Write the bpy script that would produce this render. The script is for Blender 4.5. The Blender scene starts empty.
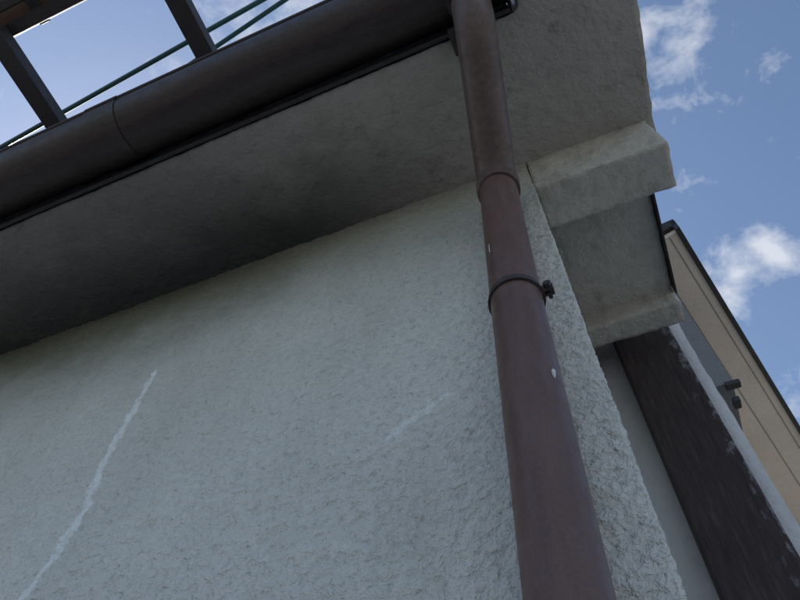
import bpy, bmesh, math, random
from mathutils import Vector, Matrix
random.seed(4)
CZ = 1.5   # eye height; building heights below are given above eye height and lifted by CZ
sc = bpy.context.scene

# ------------------------------------------------------------------ node helpers
class NT:
    def __init__(s, name):
        s.m = bpy.data.materials.new(name); s.m.use_nodes = True
        s.t = s.m.node_tree; s.b = s.t.nodes['Principled BSDF']
        s.co = s.t.nodes.new('ShaderNodeTexCoord').outputs['Object']
    def n(s, typ, **kw):
        nd = s.t.nodes.new(typ)
        for k, v in kw.items(): setattr(nd, k, v)
        return nd
    def l(s, a, b): s.t.links.new(a, b)
    def noise(s, scale, detail=3, rough=.5, dist=0, vec=None):
        nd = s.n('ShaderNodeTexNoise'); nd.inputs['Scale'].default_value = scale
        nd.inputs['Detail'].default_value = detail; nd.inputs['Roughness'].default_value = rough
        nd.inputs['Distortion'].default_value = dist
        s.l(vec or s.co, nd.inputs['Vector']); return nd.outputs['Fac']
    def ramp(s, f, stops):
        nd = s.n('ShaderNodeValToRGB'); e = nd.color_ramp.elements
        while len(e) < len(stops): e.new(.5)
        for q, (p, c) in zip(e, stops):
            q.position = p; q.color = (c, c, c, 1) if isinstance(c, (int, float)) else (*c, 1)
        s.l(f, nd.inputs[0]); return nd.outputs[0]
    def mix(s, f, a, b, mode='MIX'):
        nd = s.n('ShaderNodeMix', data_type='RGBA', blend_type=mode)
        for i, v in ((0, f), (6, a), (7, b)):
            if hasattr(v, 'links'): s.l(v, nd.inputs[i])
            elif i == 0: nd.inputs[0].default_value = v
            else: nd.inputs[i].default_value = (*v, 1) if len(v) == 3 else v
        return nd.outputs[2]
    def math(s, op, a, b=0, c=0, clamp=False):
        nd = s.n('ShaderNodeMath', operation=op, use_clamp=clamp)
        for i, v in enumerate((a, b, c)):
            if hasattr(v, 'links'): s.l(v, nd.inputs[i])
            else: nd.inputs[i].default_value = v
        return nd.outputs[0]
    def sep(s, vec=None):
        nd = s.n('ShaderNodeSeparateXYZ'); s.l(vec or s.co, nd.inputs[0]); return nd.outputs
    def lin(s, v, a, b):      # 0 at v=a, 1 at v=b, clamped, smooth
        nd = s.n('ShaderNodeMapRange', interpolation_type='SMOOTHSTEP')
        s.l(v, nd.inputs[0]); nd.inputs[1].default_value = a; nd.inputs[2].default_value = b
        if a > b:
            nd.inputs[1].default_value = b; nd.inputs[2].default_value = a
            nd.inputs[3].default_value = 1; nd.inputs[4].default_value = 0
        return nd.outputs[0]
    def mapping(s, scale=(1,1,1)):
        nd = s.n('ShaderNodeMapping'); nd.inputs['Scale'].default_value = scale
        s.l(s.co, nd.inputs[0]); return nd.outputs[0]
    def bump(s, h, strength=.5, dist=.01, prev=None):
        nd = s.n('ShaderNodeBump'); nd.inputs['Strength'].default_value = strength
        nd.inputs['Distance'].default_value = dist; s.l(h, nd.inputs['Height'])
        if prev: s.l(prev, nd.inputs['Normal'])
        return nd.outputs[0]
    def out(s, col=None, rough=.8, nrm=None, spec=.3, metal=0):
        if hasattr(col, 'links'): s.l(col, s.b.inputs['Base Color'])
        elif col: s.b.inputs['Base Color'].default_value = (*col, 1)
        if hasattr(rough, 'links'): s.l(rough, s.b.inputs['Roughness'])
        else: s.b.inputs['Roughness'].default_value = rough
        s.b.inputs['Specular IOR Level'].default_value = spec
        s.b.inputs['Metallic'].default_value = metal
        if nrm: s.l(nrm, s.b.inputs['Normal'])
        return s.m

def stucco(name, base, dark, stain=.5, cracks=None, bstr=.8, shade_stain=None, gs=42):
    t = NT(name)
    big = t.ramp(t.noise(2.3, 3, .6), [(.35, 0.), (.7, 1.)])
    col = t.mix(big, base, tuple(c * .88 for c in base))
    grain = t.noise(gs, 3, .62, .3)
    pits = t.ramp(grain, [(.28, .50), (.44, .95), (.62, 1.05)])
    X, Y, Z = t.sep()
    if shade_stain == 'wall':
        pa = t.math('MULTIPLY_ADD', t.lin(X, -1.2, .0), .28, .22)
        col = t.mix(pa, col, pits, 'MULTIPLY')
    else: col = t.mix(.25, col, pits, 'MULTIPLY')
    streak = t.ramp(t.noise(3.0, 4, .65, 0, t.mapping((3, 3, .7))), [(.5, 0.), (.75, 1.)])
    col = t.mix(t.math('MULTIPLY', streak, stain), col, dark)
    if shade_stain == 'wall':     # eave shade painted into the colour, heavier to the left, with greenish algae tint
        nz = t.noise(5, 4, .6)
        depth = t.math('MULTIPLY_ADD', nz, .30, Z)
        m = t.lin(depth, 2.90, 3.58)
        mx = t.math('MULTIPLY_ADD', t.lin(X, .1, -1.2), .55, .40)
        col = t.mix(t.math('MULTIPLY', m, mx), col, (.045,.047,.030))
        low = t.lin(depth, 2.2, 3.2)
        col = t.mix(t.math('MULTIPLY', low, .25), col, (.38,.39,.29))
    if shade_stain == 'soffit':  # shade towards the wall and the left, painted into the colour
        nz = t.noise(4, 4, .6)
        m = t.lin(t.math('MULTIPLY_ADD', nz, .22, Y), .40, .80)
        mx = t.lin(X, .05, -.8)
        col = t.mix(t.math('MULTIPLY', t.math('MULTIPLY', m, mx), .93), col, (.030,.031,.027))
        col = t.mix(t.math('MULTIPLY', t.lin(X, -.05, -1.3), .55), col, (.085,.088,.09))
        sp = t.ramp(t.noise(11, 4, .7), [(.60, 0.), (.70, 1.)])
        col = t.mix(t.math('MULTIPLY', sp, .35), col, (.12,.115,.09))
    if shade_stain == 'right':
        sp = t.ramp(t.noise(9, 4, .72, 0, t.mapping((1.5,1,1))), [(.52, 0.), (.72, 1.)])
        col = t.mix(t.math('MULTIPLY', sp, .45), col, (.17,.16,.13))
    if cracks:
        nz = t.n('ShaderNodeTexNoise'); nz.inputs['Scale'].default_value = 26; nz.inputs['Detail'].default_value = 3
        nz.inputs['Roughness'].default_value = .7
        t.l(t.co, nz.inputs['Vector'])
        sub = t.n('ShaderNodeVectorMath', operation='MULTIPLY_ADD'); t.l(nz.outputs['Color'], sub.inputs[0])
        sub.inputs[1].default_value = (.04,.04,.04); t.l(t.co, sub.inputs[2])
        cx, _, cz = t.sep(sub.outputs[0]); cx = t.math('SUBTRACT', cx, .02); cz = t.math('SUBTRACT', cz, .02)
        for pts, w, amt, cc in cracks:
            best = None
            for (ax, az), (bx, bz) in zip(pts[:-1], pts[1:]):
                dx, dz = bx-ax, bz-az; L2 = dx*dx+dz*dz
                px = t.math('SUBTRACT', cx, ax); pz = t.math('SUBTRACT', cz, az)
                h = t.math('ADD', t.math('MULTIPLY', px, dx/L2), t.math('MULTIPLY', pz, dz/L2), clamp=True)
                ex = t.math('SUBTRACT', px, t.math('MULTIPLY', h, dx)); ez = t.math('SUBTRACT', pz, t.math('MULTIPLY', h, dz))
                d = t.math('SQRT', t.math('ADD', t.math('MULTIPLY', ex, ex), t.math('MULTIPLY', ez, ez)))
                best = d if best is None else t.math('MINIMUM', best, d)
            wv = t.math('MULTIPLY', t.ramp(t.noise(18, 2), [(.3, .4), (.7, 1.)]), w)
            m = t.math('SUBTRACT', 1., t.math('DIVIDE', best, wv), clamp=True)
            m = t.ramp(m, [(.0, 0.), (.4, 1.)])
            brk = t.ramp(grain, [(.34, .5), (.50, 1.)])
            col = t.mix(t.math('MULTIPLY', t.math('MULTIPLY', m, brk), amt), col, cc)
    b1 = t.bump(grain, bstr, .016)
    b2 = t.bump(t.noise(130, 2, .6), bstr * .6, .005, b1)
    return t.out(col, .92, b2, .15)

def painted(name, base, worn, rough=.45, wear=.55, streak=(14, 14, 2)):
    t = NT(name)
    n1 = t.ramp(t.noise(4, 4, .6, 0, t.mapping(streak)), [(.35, 0.), (.75, 1.)])
    col = t.mix(t.math('MULTIPLY', n1, wear), base, worn)
    dust = t.ramp(t.noise(220, 2, .7), [(.45, 0.), (.8, 1.)])
    col = t.mix(t.math('MULTIPLY', dust, .12), col, (.32, .29, .27))
    grime = t.ramp(t.noise(7, 4, .7), [(.5, 0.), (.72, 1.)])
    col = t.mix(t.math('MULTIPLY', grime, .35), col, tuple(c*.45 for c in base))
    r = t.ramp(t.noise(30, 3, .6), [(.3, rough * .8), (.7, min(1, rough * 1.35))])
    return t.out(col, r, t.bump(t.noise(60, 2), .12, .003), .5)

crackA = [(-1.075,1.385),(-1.064,1.162),(-1.056,1.012),(-1.028,.891),(-1.041,.754),(-1.054,.695),(-1.06,.35)]
crackB = [(-.235,.925),(-.30,.885),(-.355,.853)]
lift = lambda pts: [(x, z+CZ) for x, z in pts]
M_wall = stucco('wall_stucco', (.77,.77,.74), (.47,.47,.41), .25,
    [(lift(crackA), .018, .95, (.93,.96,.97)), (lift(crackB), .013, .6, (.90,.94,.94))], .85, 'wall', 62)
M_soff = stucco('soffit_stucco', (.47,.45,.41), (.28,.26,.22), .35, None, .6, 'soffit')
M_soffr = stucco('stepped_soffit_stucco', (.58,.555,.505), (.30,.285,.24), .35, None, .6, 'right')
M_pale = stucco('pale_plaster', (.66,.66,.68), (.46,.45,.45), .35, None, .35)
M_pipe = painted('brown_pipe_pvc', (.125,.068,.057), (.19,.12,.103), .42, .6)
M_pipe2 = painted('brown_pipe_old', (.102,.065,.057), (.17,.12,.105), .46, .7)
M_gut = painted('brown_gutter_pvc', (.032,.021,.021), (.066,.047,.045), .42, .6, (1.5, 14, 14))
M_clamp = painted('clamp_metal', (.035,.026,.026), (.09,.065,.06), .5, .7)
M_frame = painted('frame_steel', (.035,.032,.035), (.07,.06,.06), .5, .4, (6,6,6))
M_slat = painted('brown_slat', (.20,.115,.075), (.10,.06,.045), .7, .7, (2,12,12))
M_wire = painted('green_wire', (.035,.11,.12), (.05,.17,.17), .4, .4)
M_flash = painted('flashing', (.02,.018,.02), (.05,.045,.045), .5, .5)
M_cream = stucco('cream_board', (.78,.69,.59), (.62,.54,.46), .3, None, .12)
M_grey = stucco('grey_siding', (.22,.22,.225), (.15,.15,.15), .3, None, .6)
t = NT('white_paint'); M_white = t.out(t.ramp(t.noise(80), [(.3,(.5,.49,.48)),(.7,(.7,.69,.68))]), .7)

t = NT('dark_wood')
g = t.ramp(t.noise(5, 6, .7, .3, t.mapping((16,16,1.3))), [(.3, (.022,.016,.016)), (.55, (.050,.034,.033)), (.8, (.12,.085,.08))])
edge = t.math('MULTIPLY_ADD', t.sep()[0], 14., -3.6, clamp=True)
ch = t.ramp(t.math('ADD', t.noise(22, 4, .75, 0, t.mapping((1.6,1,.7))), t.math('MULTIPLY', edge, .22)), [(.64, 0.), (.74, 1.)])
g = t.mix(t.math('MULTIPLY', ch, t.math('MULTIPLY_ADD', edge, .8, .10, clamp=True)), g, (.30,.30,.31))
M_wood = t.out(g, .62, t.bump(t.noise(6, 5, .7, .3, t.mapping((18,18,1.5))), .5, .006), .35)

t = NT('ground_asphalt')
M_ground = t.out(t.ramp(t.noise(1.2, 4, .65), [(.3, (.14,.137,.13)), (.7, (.21,.205,.195))]), .9, None, .2)
t = NT('bounce_concrete')
M_bounce = t.out(t.ramp(t.noise(1.5, 4, .65), [(.3, (.32,.305,.28)), (.7, (.43,.41,.38))]), .9, None, .2)  # for the unseen pale sheet added as a reflector
t = NT('roof_tiles')
M_roof = t.out(t.ramp(t.noise(6, 3), [(.3, (.03,.028,.03)), (.7, (.06,.055,.055))]), .6, None, .3)
t = NT('glass_dark'); M_glass = t.out((.03,.04,.05), t.ramp(t.noise(3), [(.3,.05),(.7,.12)]), None, .6)

# ------------------------------------------------------------------ mesh helpers
def empty(name):
    e = bpy.data.objects.new(name, None); sc.collection.objects.link(e); return e
def addobj(name, me, mat, parent=None, smooth=False):
    o = bpy.data.objects.new(name, me); sc.collection.objects.link(o)
    me.materials.append(mat)
    if smooth:
        for p in me.polygons: p.use_smooth = True
    if parent: o.parent = parent
    return o
def grid_box(x0,x1,y0,y1,z0,z1,step,xfine=None):
    bm = bmesh.new()
    def axis(a,b,st=step):
        n = max(1, int(round((b-a)/st))); return [a+(b-a)*i/n for i in range(n+1)]
    xs, ys, zs = axis(x0,x1), axis(y0,y1), axis(z0,z1)
    if xfine is not None: xs = axis(x0, xfine, .2)[:-1] + axis(xfine, x1)
    def face(us, vs, f, flip):
        g = [[bm.verts.new(f(u,v)) for v in vs] for u in us]
        for i in range(len(us)-1):
            for j in range(len(vs)-1):
                q = [g[i][j], g[i+1][j], g[i+1][j+1], g[i][j+1]]
                bm.faces.new(q[::-1] if flip else q)
    face(xs, ys, lambda u,v:(u,v,z0), True); face(xs, ys, lambda u,v:(u,v,z1), False)
    face(xs, zs, lambda u,v:(u,y0,v), False); face(xs, zs, lambda u,v:(u,y1,v), True)
    face(ys, zs, lambda u,v:(x0,u,v), True); face(ys, zs, lambda u,v:(x1,u,v), False)
    bmesh.ops.remove_doubles(bm, verts=bm.verts, dist=1e-5)
    me = bpy.data.meshes.new('m'); bm.to_mesh(me); bm.free(); return me
texs = {}
def displace(o, amp, scale, kind='CLOUDS', depth=2):
    k = (scale, kind, depth)
    if k not in texs:
        tx = bpy.data.textures.new('rough', kind); tx.noise_scale = scale
        if kind == 'CLOUDS': tx.noise_depth = depth
        texs[k] = tx
    md = o.modifiers.new('rough', 'DISPLACE'); md.texture = texs[k]; md.strength = amp
    md.mid_level = .5; md.texture_coords = 'LOCAL'
def rough_box(name, x0,x1,y0,y1,z0,z1, mat, parent, step=.02, amp=.012, xfine=None, warp=None):
    me = grid_box(x0,x1,y0,y1,z0+CZ,z1+CZ,step,xfine)
    if warp:
        for v in me.vertices: v.co = Vector(warp(*v.co))
    o = addobj(name, me, mat, parent, True)
    displace(o, amp*.6, .12); displace(o, amp*.7, .03); return o
def box(name, x0,x1,y0,y1,z0,z1, mat, parent, bev=.004, lift=True):
    c = CZ if lift else 0
    me = bpy.data.meshes.new(name); bm = bmesh.new()
    bmesh.ops.create_cube(bm, size=1)
    for v in bm.verts:
        v.co = Vector((x0+(v.co.x+.5)*(x1-x0), y0+(v.co.y+.5)*(y1-y0), z0+(v.co.z+.5)*(z1-z0)+c))
    if bev: bmesh.ops.bevel(bm, geom=bm.edges[:], offset=bev, segments=2, affect='EDGES', profile=.5)
    bm.to_mesh(me); bm.free(); return addobj(name, me, mat, parent)
def smooth_path(pts, r=.06, k=6):
    P = [Vector(p) for p in pts]; out = [P[0]]
    for a,b,c in zip(P[:-2], P[1:-1], P[2:]):
        d1 = min(r, (a-b).length*.45); d2 = min(r, (c-b).length*.45)
        s = b+(a-b).normalized()*d1; e = b+(c-b).normalized()*d2
        for i in range(k+1):
            u = i/k; out.append(s*(1-u)**2 + b*2*u*(1-u) + e*u*u)
    out.append(P[-1]); return out
def tube(name, pts, rad, mat, parent, seg=40):
    P = [Vector(p)+Vector((0,0,CZ)) for p in pts]
    bm = bmesh.new(); rings = []; N = None
    for i, p in enumerate(P):
        d = (P[min(i+1,len(P)-1)]-P[max(i-1,0)]).normalized()
        N = (Vector((1,0,0)) if N is None else N); N = (N-d*N.dot(d)).normalized(); B = d.cross(N)
        r = rad[i] if isinstance(rad, (list,tuple)) else rad
        rings.append([bm.verts.new(p+(N*math.cos(2*math.pi*j/seg)+B*math.sin(2*math.pi*j/seg))*r) for j in range(seg)])
    for a,b in zip(rings[:-1], rings[1:]):
        for j in range(seg):
            bm.faces.new((a[j], a[(j+1)%seg], b[(j+1)%seg], b[j]))
    bm.faces.new(rings[0][::-1]); bm.faces.new(rings[-1])
    me = bpy.data.meshes.new(name); bm.to_mesh(me); bm.free()
    o = addobj(name, me, mat, parent, True)
    m = o.modifiers.new('es', 'EDGE_SPLIT'); m.split_angle = math.radians(50)
    return o

# ------------------------------------------------------------------ HOUSE
house = empty('stucco_house')
YW, XC = .70, .024
ST = .005
xs = [-6+.1*i for i in range(38)] + [-2.25+ST*i for i in range(int(2.27/ST)+1)]
xs = [x for x in xs if x < XC-.003] + [XC]
path = [(x, YW) for x in xs] + [(XC, YW+.005*i) for i in range(1, 14)] + [(XC, YW+.07+.05*i) for i in range(1, 16)]
zs = [.1*i for i in range(0, 18)] + [1.8+ST*i for i in range(int((CZ+1.95-1.8)/ST)+1)]
bm = bmesh.new(); cols = [[bm.verts.new((x,y,z)) for z in zs] for x,y in path]
for a,b in zip(cols[:-1], cols[1:]):
    for j in range(len(zs)-1): bm.faces.new((a[j], b[j], b[j+1], a[j+1]))
me = bpy.data.meshes.new('w'); bm.to_mesh(me); bm.free()
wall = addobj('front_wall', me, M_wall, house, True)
displace(wall, .006, .20); displace(wall, .004, .035); displace(wall, .008, .014, 'CLOUDS', 2)

ZS = 1.92
def eave_warp(x,y,z):
    f = max(0, min(1, (x-.13)/.03))
    if y < .5: y -= .12*f*(.5-y)/.21
    if x > .3: x += (x-.3)/.105*max(0, .70-y)*.075
    return x,y,z
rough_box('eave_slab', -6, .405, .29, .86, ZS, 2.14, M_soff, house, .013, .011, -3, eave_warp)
rough_box('eave_beam', XC+.002, .380, .705, .835, 1.705, ZS+.02, M_soffr, house, .011, .012)
rough_box('side_slab', -.4, .350, .84, 1.37, ZS+.012, 2.13, M_soffr, house, .015, .010)
rough_box('side_beam', XC+.004, .350, 1.30, 1.38, 1.84, ZS+.03, M_soffr, house, .012, .010)
box('edge_flashing', .353, .359, .845, 1.31, 1.905, 1.99, M_flash, house, .002)
rough_box('rear_wall', -.3, .36, 1.52, 1.75, -CZ, 2.12, M_pale, house, .03, .010)
box('pillar', .122, .312, 1.45, 1.516, -CZ, 2.12, M_wood, house, .006)
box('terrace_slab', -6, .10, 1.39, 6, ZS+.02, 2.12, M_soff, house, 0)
box('side_wall_rear', -5.9, -.05, 1.8, 5.8, -CZ, ZS+.03, M_wall, house, 0)
box('shading_storey', -5.9, -2.6, 1.7, 5.8, 2.125, 4.6, M_wall, house, .01)  # unseen storey added to shade the neighbour, shortened to let sun past
box('shading_roof', -6.3, -2.4, 1.45, 6.1, 4.6, 4.75, M_roof, house, .01)  # roof of the added storey
for wx in (-4.3,):
    box('window_frame', wx-.65, wx+.65, 1.67, 1.71, 2.5, 4.1, M_frame, house, .004)
    box('window_pane', wx-.6, wx-.02, 1.66, 1.672, 2.56, 4.04, M_glass, house, 0)
    box('window_pane', wx+.02, wx+.6, 1.66, 1.672, 2.56, 4.04, M_glass, house, 0)
box('fascia_board', -6, .11, .272, .284, 1.912, 2.08, M_flash, house, .002)

# ------------------------------------------------------------------ GUTTER
gut = empty('roof_gutter')
def gutter(name, x0, x1, yc, zc, r, th=.004):
    seg = 28; prof = []
    for i in range(seg+1):
        a = math.pi + math.pi*i/seg
        prof.append((yc+r*math.cos(a), zc+r*math.sin(a)*.92))
    bead = [(yc-r-.001+.007*math.cos(q), zc+.008+.007*math.sin(q)) for q in [math.radians(d) for d in range(20, 320, 30)]]
    prof = bead + prof + [(yc+r, zc+.02)]
    inner = [(yc+(y-yc)*(1-th/r), zc+(z-zc)*(1-th/r)) for y,z in prof[len(bead):]][::-1]
    loop = prof + inner
    n = max(2, int((x1-x0)/.1)); bm = bmesh.new(); R = []
    for i in range(n+1):
        x = x0+(x1-x0)*i/n; sag = .004*math.sin(x*3.1)
        R.append([bm.verts.new((x, y, z+CZ+sag)) for y,z in loop])
    for a,b in zip(R[:-1], R[1:]):
        for j in range(len(loop)):
            k=(j+1)%len(loop); bm.faces.new((a[j], b[j], b[k], a[k]))
    bmesh.ops.recalc_face_normals(bm, faces=bm.faces)
    me = bpy.data.meshes.new(name); bm.to_mesh(me); bm.free()
    o = addobj(name, me, M_gut, gut, True); m=o.modifiers.new('es','EDGE_SPLIT'); m.split_angle=math.radians(45); return o
GY, GZ, GR = .174, 2.0, .096
gutter('trough', -6, .115, GY, GZ, GR)
for sx in (-3.2, -1.20): gutter('joint_sleeve', sx, sx+.12, GY, GZ-.001, GR+.002)
for sx in (-2.6, -1.75, -.02):
    gutter('bracket', sx, sx+.024, GY, GZ-.001, GR+.0015)
box('end_cap', .113, .119, GY-GR, GY+GR+.02, 1.92, 2.02, M_gut, gut, .002)
box('end_bracket', .122, .150, .15, .24, 1.885, 1.905, M_clamp, gut, .002)
box('end_bracket', .122, .130, .13, .24, 1.885, 1.98, M_clamp, gut, .002)
box('strap_end', -.065, -.03, .262, .335, 1.900, 1.915, M_clamp, gut, .002)

# ------------------------------------------------------------------ DOWNPIPE
dp = empty('downpipe')
low = [(-.105,.625,-CZ), (-.092,.625,.3), (-.078,.622,1.05), (-.064,.618,1.585)]
tube('lower_pipe', low, .0475, M_pipe, dp)
upper = smooth_path([(-.0635,.618,1.56), (-.062,.612,1.63), (.014,.238,1.778), (.016,.205,1.96)], .075, 8)
tube('upper_pipe', upper, .052, M_pipe2, dp)
tube('socket', [(-.0645,.619,1.555), (-.0645,.619,1.558), (-.063,.617,1.595), (-.063,.616,1.605)], [.0505,.0545,.0555,.053], M_pipe2, dp)
tube('outlet', [(.016,.205,1.86),(.016,.205,1.93)], .060, M_gut, dp)
def ring(z, x, y):
    tube('clamp_ring', [(x,y,z-.008),(x,y,z+.008)], .0505, M_clamp, dp)
    tube('clamp_lip', [(x,y,z-.010),(x,y,z-.007)], .0525, M_clamp, dp)
    box('clamp_lug', x+.048, x+.070, y-.008, y-.003, z-.009, z+.009, M_clamp, dp, .001)
    box('clamp_lug', x+.048, x+.070, y+.003, y+.008, z-.009, z+.009, M_clamp, dp, .001)
    tube('clamp_bolt', [(x+.061,y-.016,z),(x+.061,y+.018,z)], .004, M_clamp, dp, 12)
    tube('clamp_nut', [(x+.061,y-.017,z),(x+.061,y-.009,z)], .0075, M_clamp, dp, 6)
    tube('wall_pin', [(x,y+.04,z),(x,YW+.02,z)], .006, M_clamp, dp, 12)
ring(1.035, -.078, .622); ring(-.4, -.098, .625)
# dried white paint splashes on the pipe
tube('paint_drip', [(-.0445,.5955,.752),(-.0445,.595,.758),(-.0440,.595,.768),(-.0438,.5955,.774)], [.001,.0028,.0035,.001], M_white, dp, 10)
tube('paint_drip', [(-.1050,.5865,1.175),(-.1053,.5862,1.19),(-.1045,.5858,1.215),(-.1035,.5860,1.225)], [.0008,.0018,.0015,.0006], M_white, dp, 10)

# ------------------------------------------------------------------ BALCONY FRAME above the eave
fr = empty('balcony_frame')
FZ = 2.60
for bx in (-3.15, -2.43, -1.715, -.985):
    box('joist', bx-.038, bx+.038, -.30, 1.2, FZ, FZ+.06, M_frame, fr, .003)
    box('post', bx-.025, bx+.025, .6, .65, 2.12, FZ, M_frame, fr, .003)
box('outer_rail', -3.4, -.94, -.305, -.255, FZ+.062, FZ+.11, M_frame, fr, .003)
for k in range(4):
    box('slat', -3.4, -1.45, -.62+.085*k, -.55+.085*k, FZ+.115, FZ+.135, M_slat, fr, .002)
box('outer_rail', -3.4, -1.2, -.37, -.34, FZ+.02, FZ+.05, M_frame, fr, .003)
for bx in (-3.1, -2.3, -1.55):
    box('bracket', bx-.02, bx+.02, -.65, -.25, FZ+.09, FZ+.113, M_frame, fr, .002)

cl = empty('clothesline')
def wire(p, q, r):
    P, Q = Vector(p), Vector(q); d = Q-P; P = P-d*.8; Q = Q+d*.4; n=14
    tube('line', [P.lerp(Q, i/n)+Vector((0,0,-.01*math.sin(math.pi*i/n))) for i in range(n+1)], r, M_wire, cl, 10)
wire((-2.29,.097,3.0), (-.787,.004,3.0), .011)
wire((-1.334,.13,3.0), (-.697,.041,3.0), .010)

# ------------------------------------------------------------------ NEIGHBOUR
nb = empty('neighbour_house')
O = Vector((.83, 2.28, 0)); u = Vector((.262,.965,0)).normalized(); n = Vector((-u.y, u.x, 0))
def prism(name, a0,a1,b0,b1,z0,z1,mat,z1b=None):
    bm = bmesh.new(); V = []
    for z in (0,1):
        for a,b in ((a0,b0),(a1,b0),(a1,b1),(a0,b1)):
            zz = z0 if z==0 else (z1 if b==b0 or z1b is None else z1b)
            V.append(bm.verts.new(O+u*a+n*b+Vector((0,0,zz+CZ))))
    for f in ((0,1,2,3),(4,5,6,7),(0,1,5,4),(1,2,6,5),(2,3,7,6),(3,0,4,7)): bm.faces.new([V[i] for i in f])
    bmesh.ops.recalc_face_normals(bm, faces=bm.faces)
    me = bpy.data.meshes.new(name); bm.to_mesh(me); bm.free(); return addobj(name, me, mat, nb)
prism('eave_soffit', 0, 8, .0, 5, 4.0, 4.04, M_cream)
prism('roof_edge', -.03, 8.03, -.032, -.002, 3.985, 4.10, M_flash)
prism('roof', -.03, 8.03, -.03, 5, 4.045, 4.12, M_roof, 5.4)
prism('walls', .5, 7.6, .44, 4.8, -CZ, 3.997, M_cream)
prism('soffit_seam', .01, 7.9, .050, .054, 3.996, 3.9995, M_grey)
prism('soffit_seam', .01, 7.9, .20, .204, 3.996, 3.9995, M_grey)
box('bay', -.6, .708, 2.61, 3.35, 2.85, 3.996, M_grey, nb, .004)
box('bay_bracket', .66, .735, 2.585, 2.625, 2.81, 2.842, M_flash, nb, .004)
box('bay_bracket', .655, .69, 2.60, 2.66, 2.70, 2.735, M_flash, nb, .004)

# ------------------------------------------------------------------ GROUND
me = bpy.data.meshes.new('g'); bm = bmesh.new()
bmesh.ops.create_grid(bm, x_segments=8, y_segments=8, size=300); bm.to_mesh(me); bm.free()
addobj('ground', me, M_ground)
me = bpy.data.meshes.new('y'); bm = bmesh.new()
bm.faces.new([bm.verts.new(p) for p in ((.45,-6,.004),(14,-6,.004),(14,22,.004),(.45,22,.004))]); bm.to_mesh(me); bm.free()
addobj('bounce_pavement', me, M_bounce)  # unseen pale sheet, added to bounce light up to the neighbour's eave

# ------------------------------------------------------------------ WORLD
SUN = Vector((-.62,.42,.80)).normalized()
el = math.asin(SUN.z); az = math.atan2(SUN.x, SUN.y)
w = bpy.data.worlds.new('World'); sc.world = w; w.use_nodes = True
nt = w.node_tree; bg = nt.nodes['Background']
sky = nt.nodes.new('ShaderNodeTexSky'); sky.sky_type='NISHITA'; sky.sun_disc=False
sky.sun_elevation = el; sky.sun_rotation = az; sky.air_density=1.15; sky.dust_density=.7; sky.ozone_density=2.0
tc = nt.nodes.new('ShaderNodeTexCoord')
def N(typ, **kw):
    nd = nt.nodes.new(typ)
    for k,v in kw.items(): setattr(nd,k,v)
    return nd
nz = N('ShaderNodeTexNoise'); nz.inputs['Scale'].default_value=17; nz.inputs['Detail'].default_value=7
nz.inputs['Roughness'].default_value=.62; nz.inputs['Distortion'].default_value=.25
nt.links.new(tc.outputs['Generated'], nz.inputs['Vector'])
tot = None
def mth(op,a,b=0,clamp=False):
    nd=N('ShaderNodeMath',operation=op,use_clamp=clamp)
    for i,v in enumerate((a,b)):
        if hasattr(v,'links'): nt.links.new(v, nd.inputs[i])
        else: nd.inputs[i].default_value=v
    return nd.outputs[0]
for d, rad, amt in (((172,402,593),.06,.36), ((206,398,605),.055,.33), ((154,413,577),.045,.33), ((186,188,700),.08,.25), ((160,175,705),.06,.27), ((215,150,700),.06,.24), ((-150,-20,700),.18,.24), ((-600,200,300),.5,.3), ((300,-600,400),.5,.3)):
    v = Vector(d).normalized()
    ds = N('ShaderNodeVectorMath', operation='DISTANCE'); nt.links.new(tc.outputs['Generated'], ds.inputs[0]); ds.inputs[1].default_value=v
    f = mth('MULTIPLY', mth('SUBTRACT', 1., mth('DIVIDE', ds.outputs['Value'], rad), clamp=True), amt)
    tot = f if tot is None else mth('MAXIMUM', tot, f)
s = mth('ADD', nz.outputs['Fac'], tot)
rp = N('ShaderNodeValToRGB'); rp.color_ramp.elements[0].position=.58; rp.color_ramp.elements[0].color=(0,0,0,1)
rp.color_ramp.elements[1].position=.92; rp.color_ramp.elements[1].color=(.85,.85,.85,1)
nt.links.new(s, rp.inputs[0])
mx = N('ShaderNodeMix', data_type='RGBA'); nt.links.new(rp.outputs[0], mx.inputs[0])
nt.links.new(sky.outputs[0], mx.inputs[6]); mx.inputs[7].default_value=(5.2,5.4,5.9,1)
nt.links.new(mx.outputs[2], bg.inputs[0]); bg.inputs[1].default_value=.15

sl = bpy.data.lights.new('sun','SUN'); sl.energy=4.3; sl.angle=math.radians(.5); sl.color=(1,.95,.87)
so = bpy.data.objects.new('sun', sl); sc.collection.objects.link(so)
so.rotation_euler = SUN.to_track_quat('Z','Y').to_euler(); so.location=(0,0,20)

# ------------------------------------------------------------------ CAMERA
R = Vector((.9232,.3814,.0463)); F = Vector((-.2308,.4540,.8606)).normalized()
R = (R-F*R.dot(F)).normalized(); U = R.cross(F)
cam = bpy.data.cameras.new('camera'); cam.sensor_width=36; cam.lens=36*650/800; cam.clip_start=.01; cam.clip_end=2000
co = bpy.data.objects.new('camera', cam); sc.collection.objects.link(co)
co.matrix_world = Matrix(((R.x,U.x,-F.x,0),(R.y,U.y,-F.y,0),(R.z,U.z,-F.z,CZ),(0,0,0,1)))
sc.camera = co
sc.view_settings.view_transform='Standard'; sc.view_settings.look='None'; sc.view_settings.exposure=0
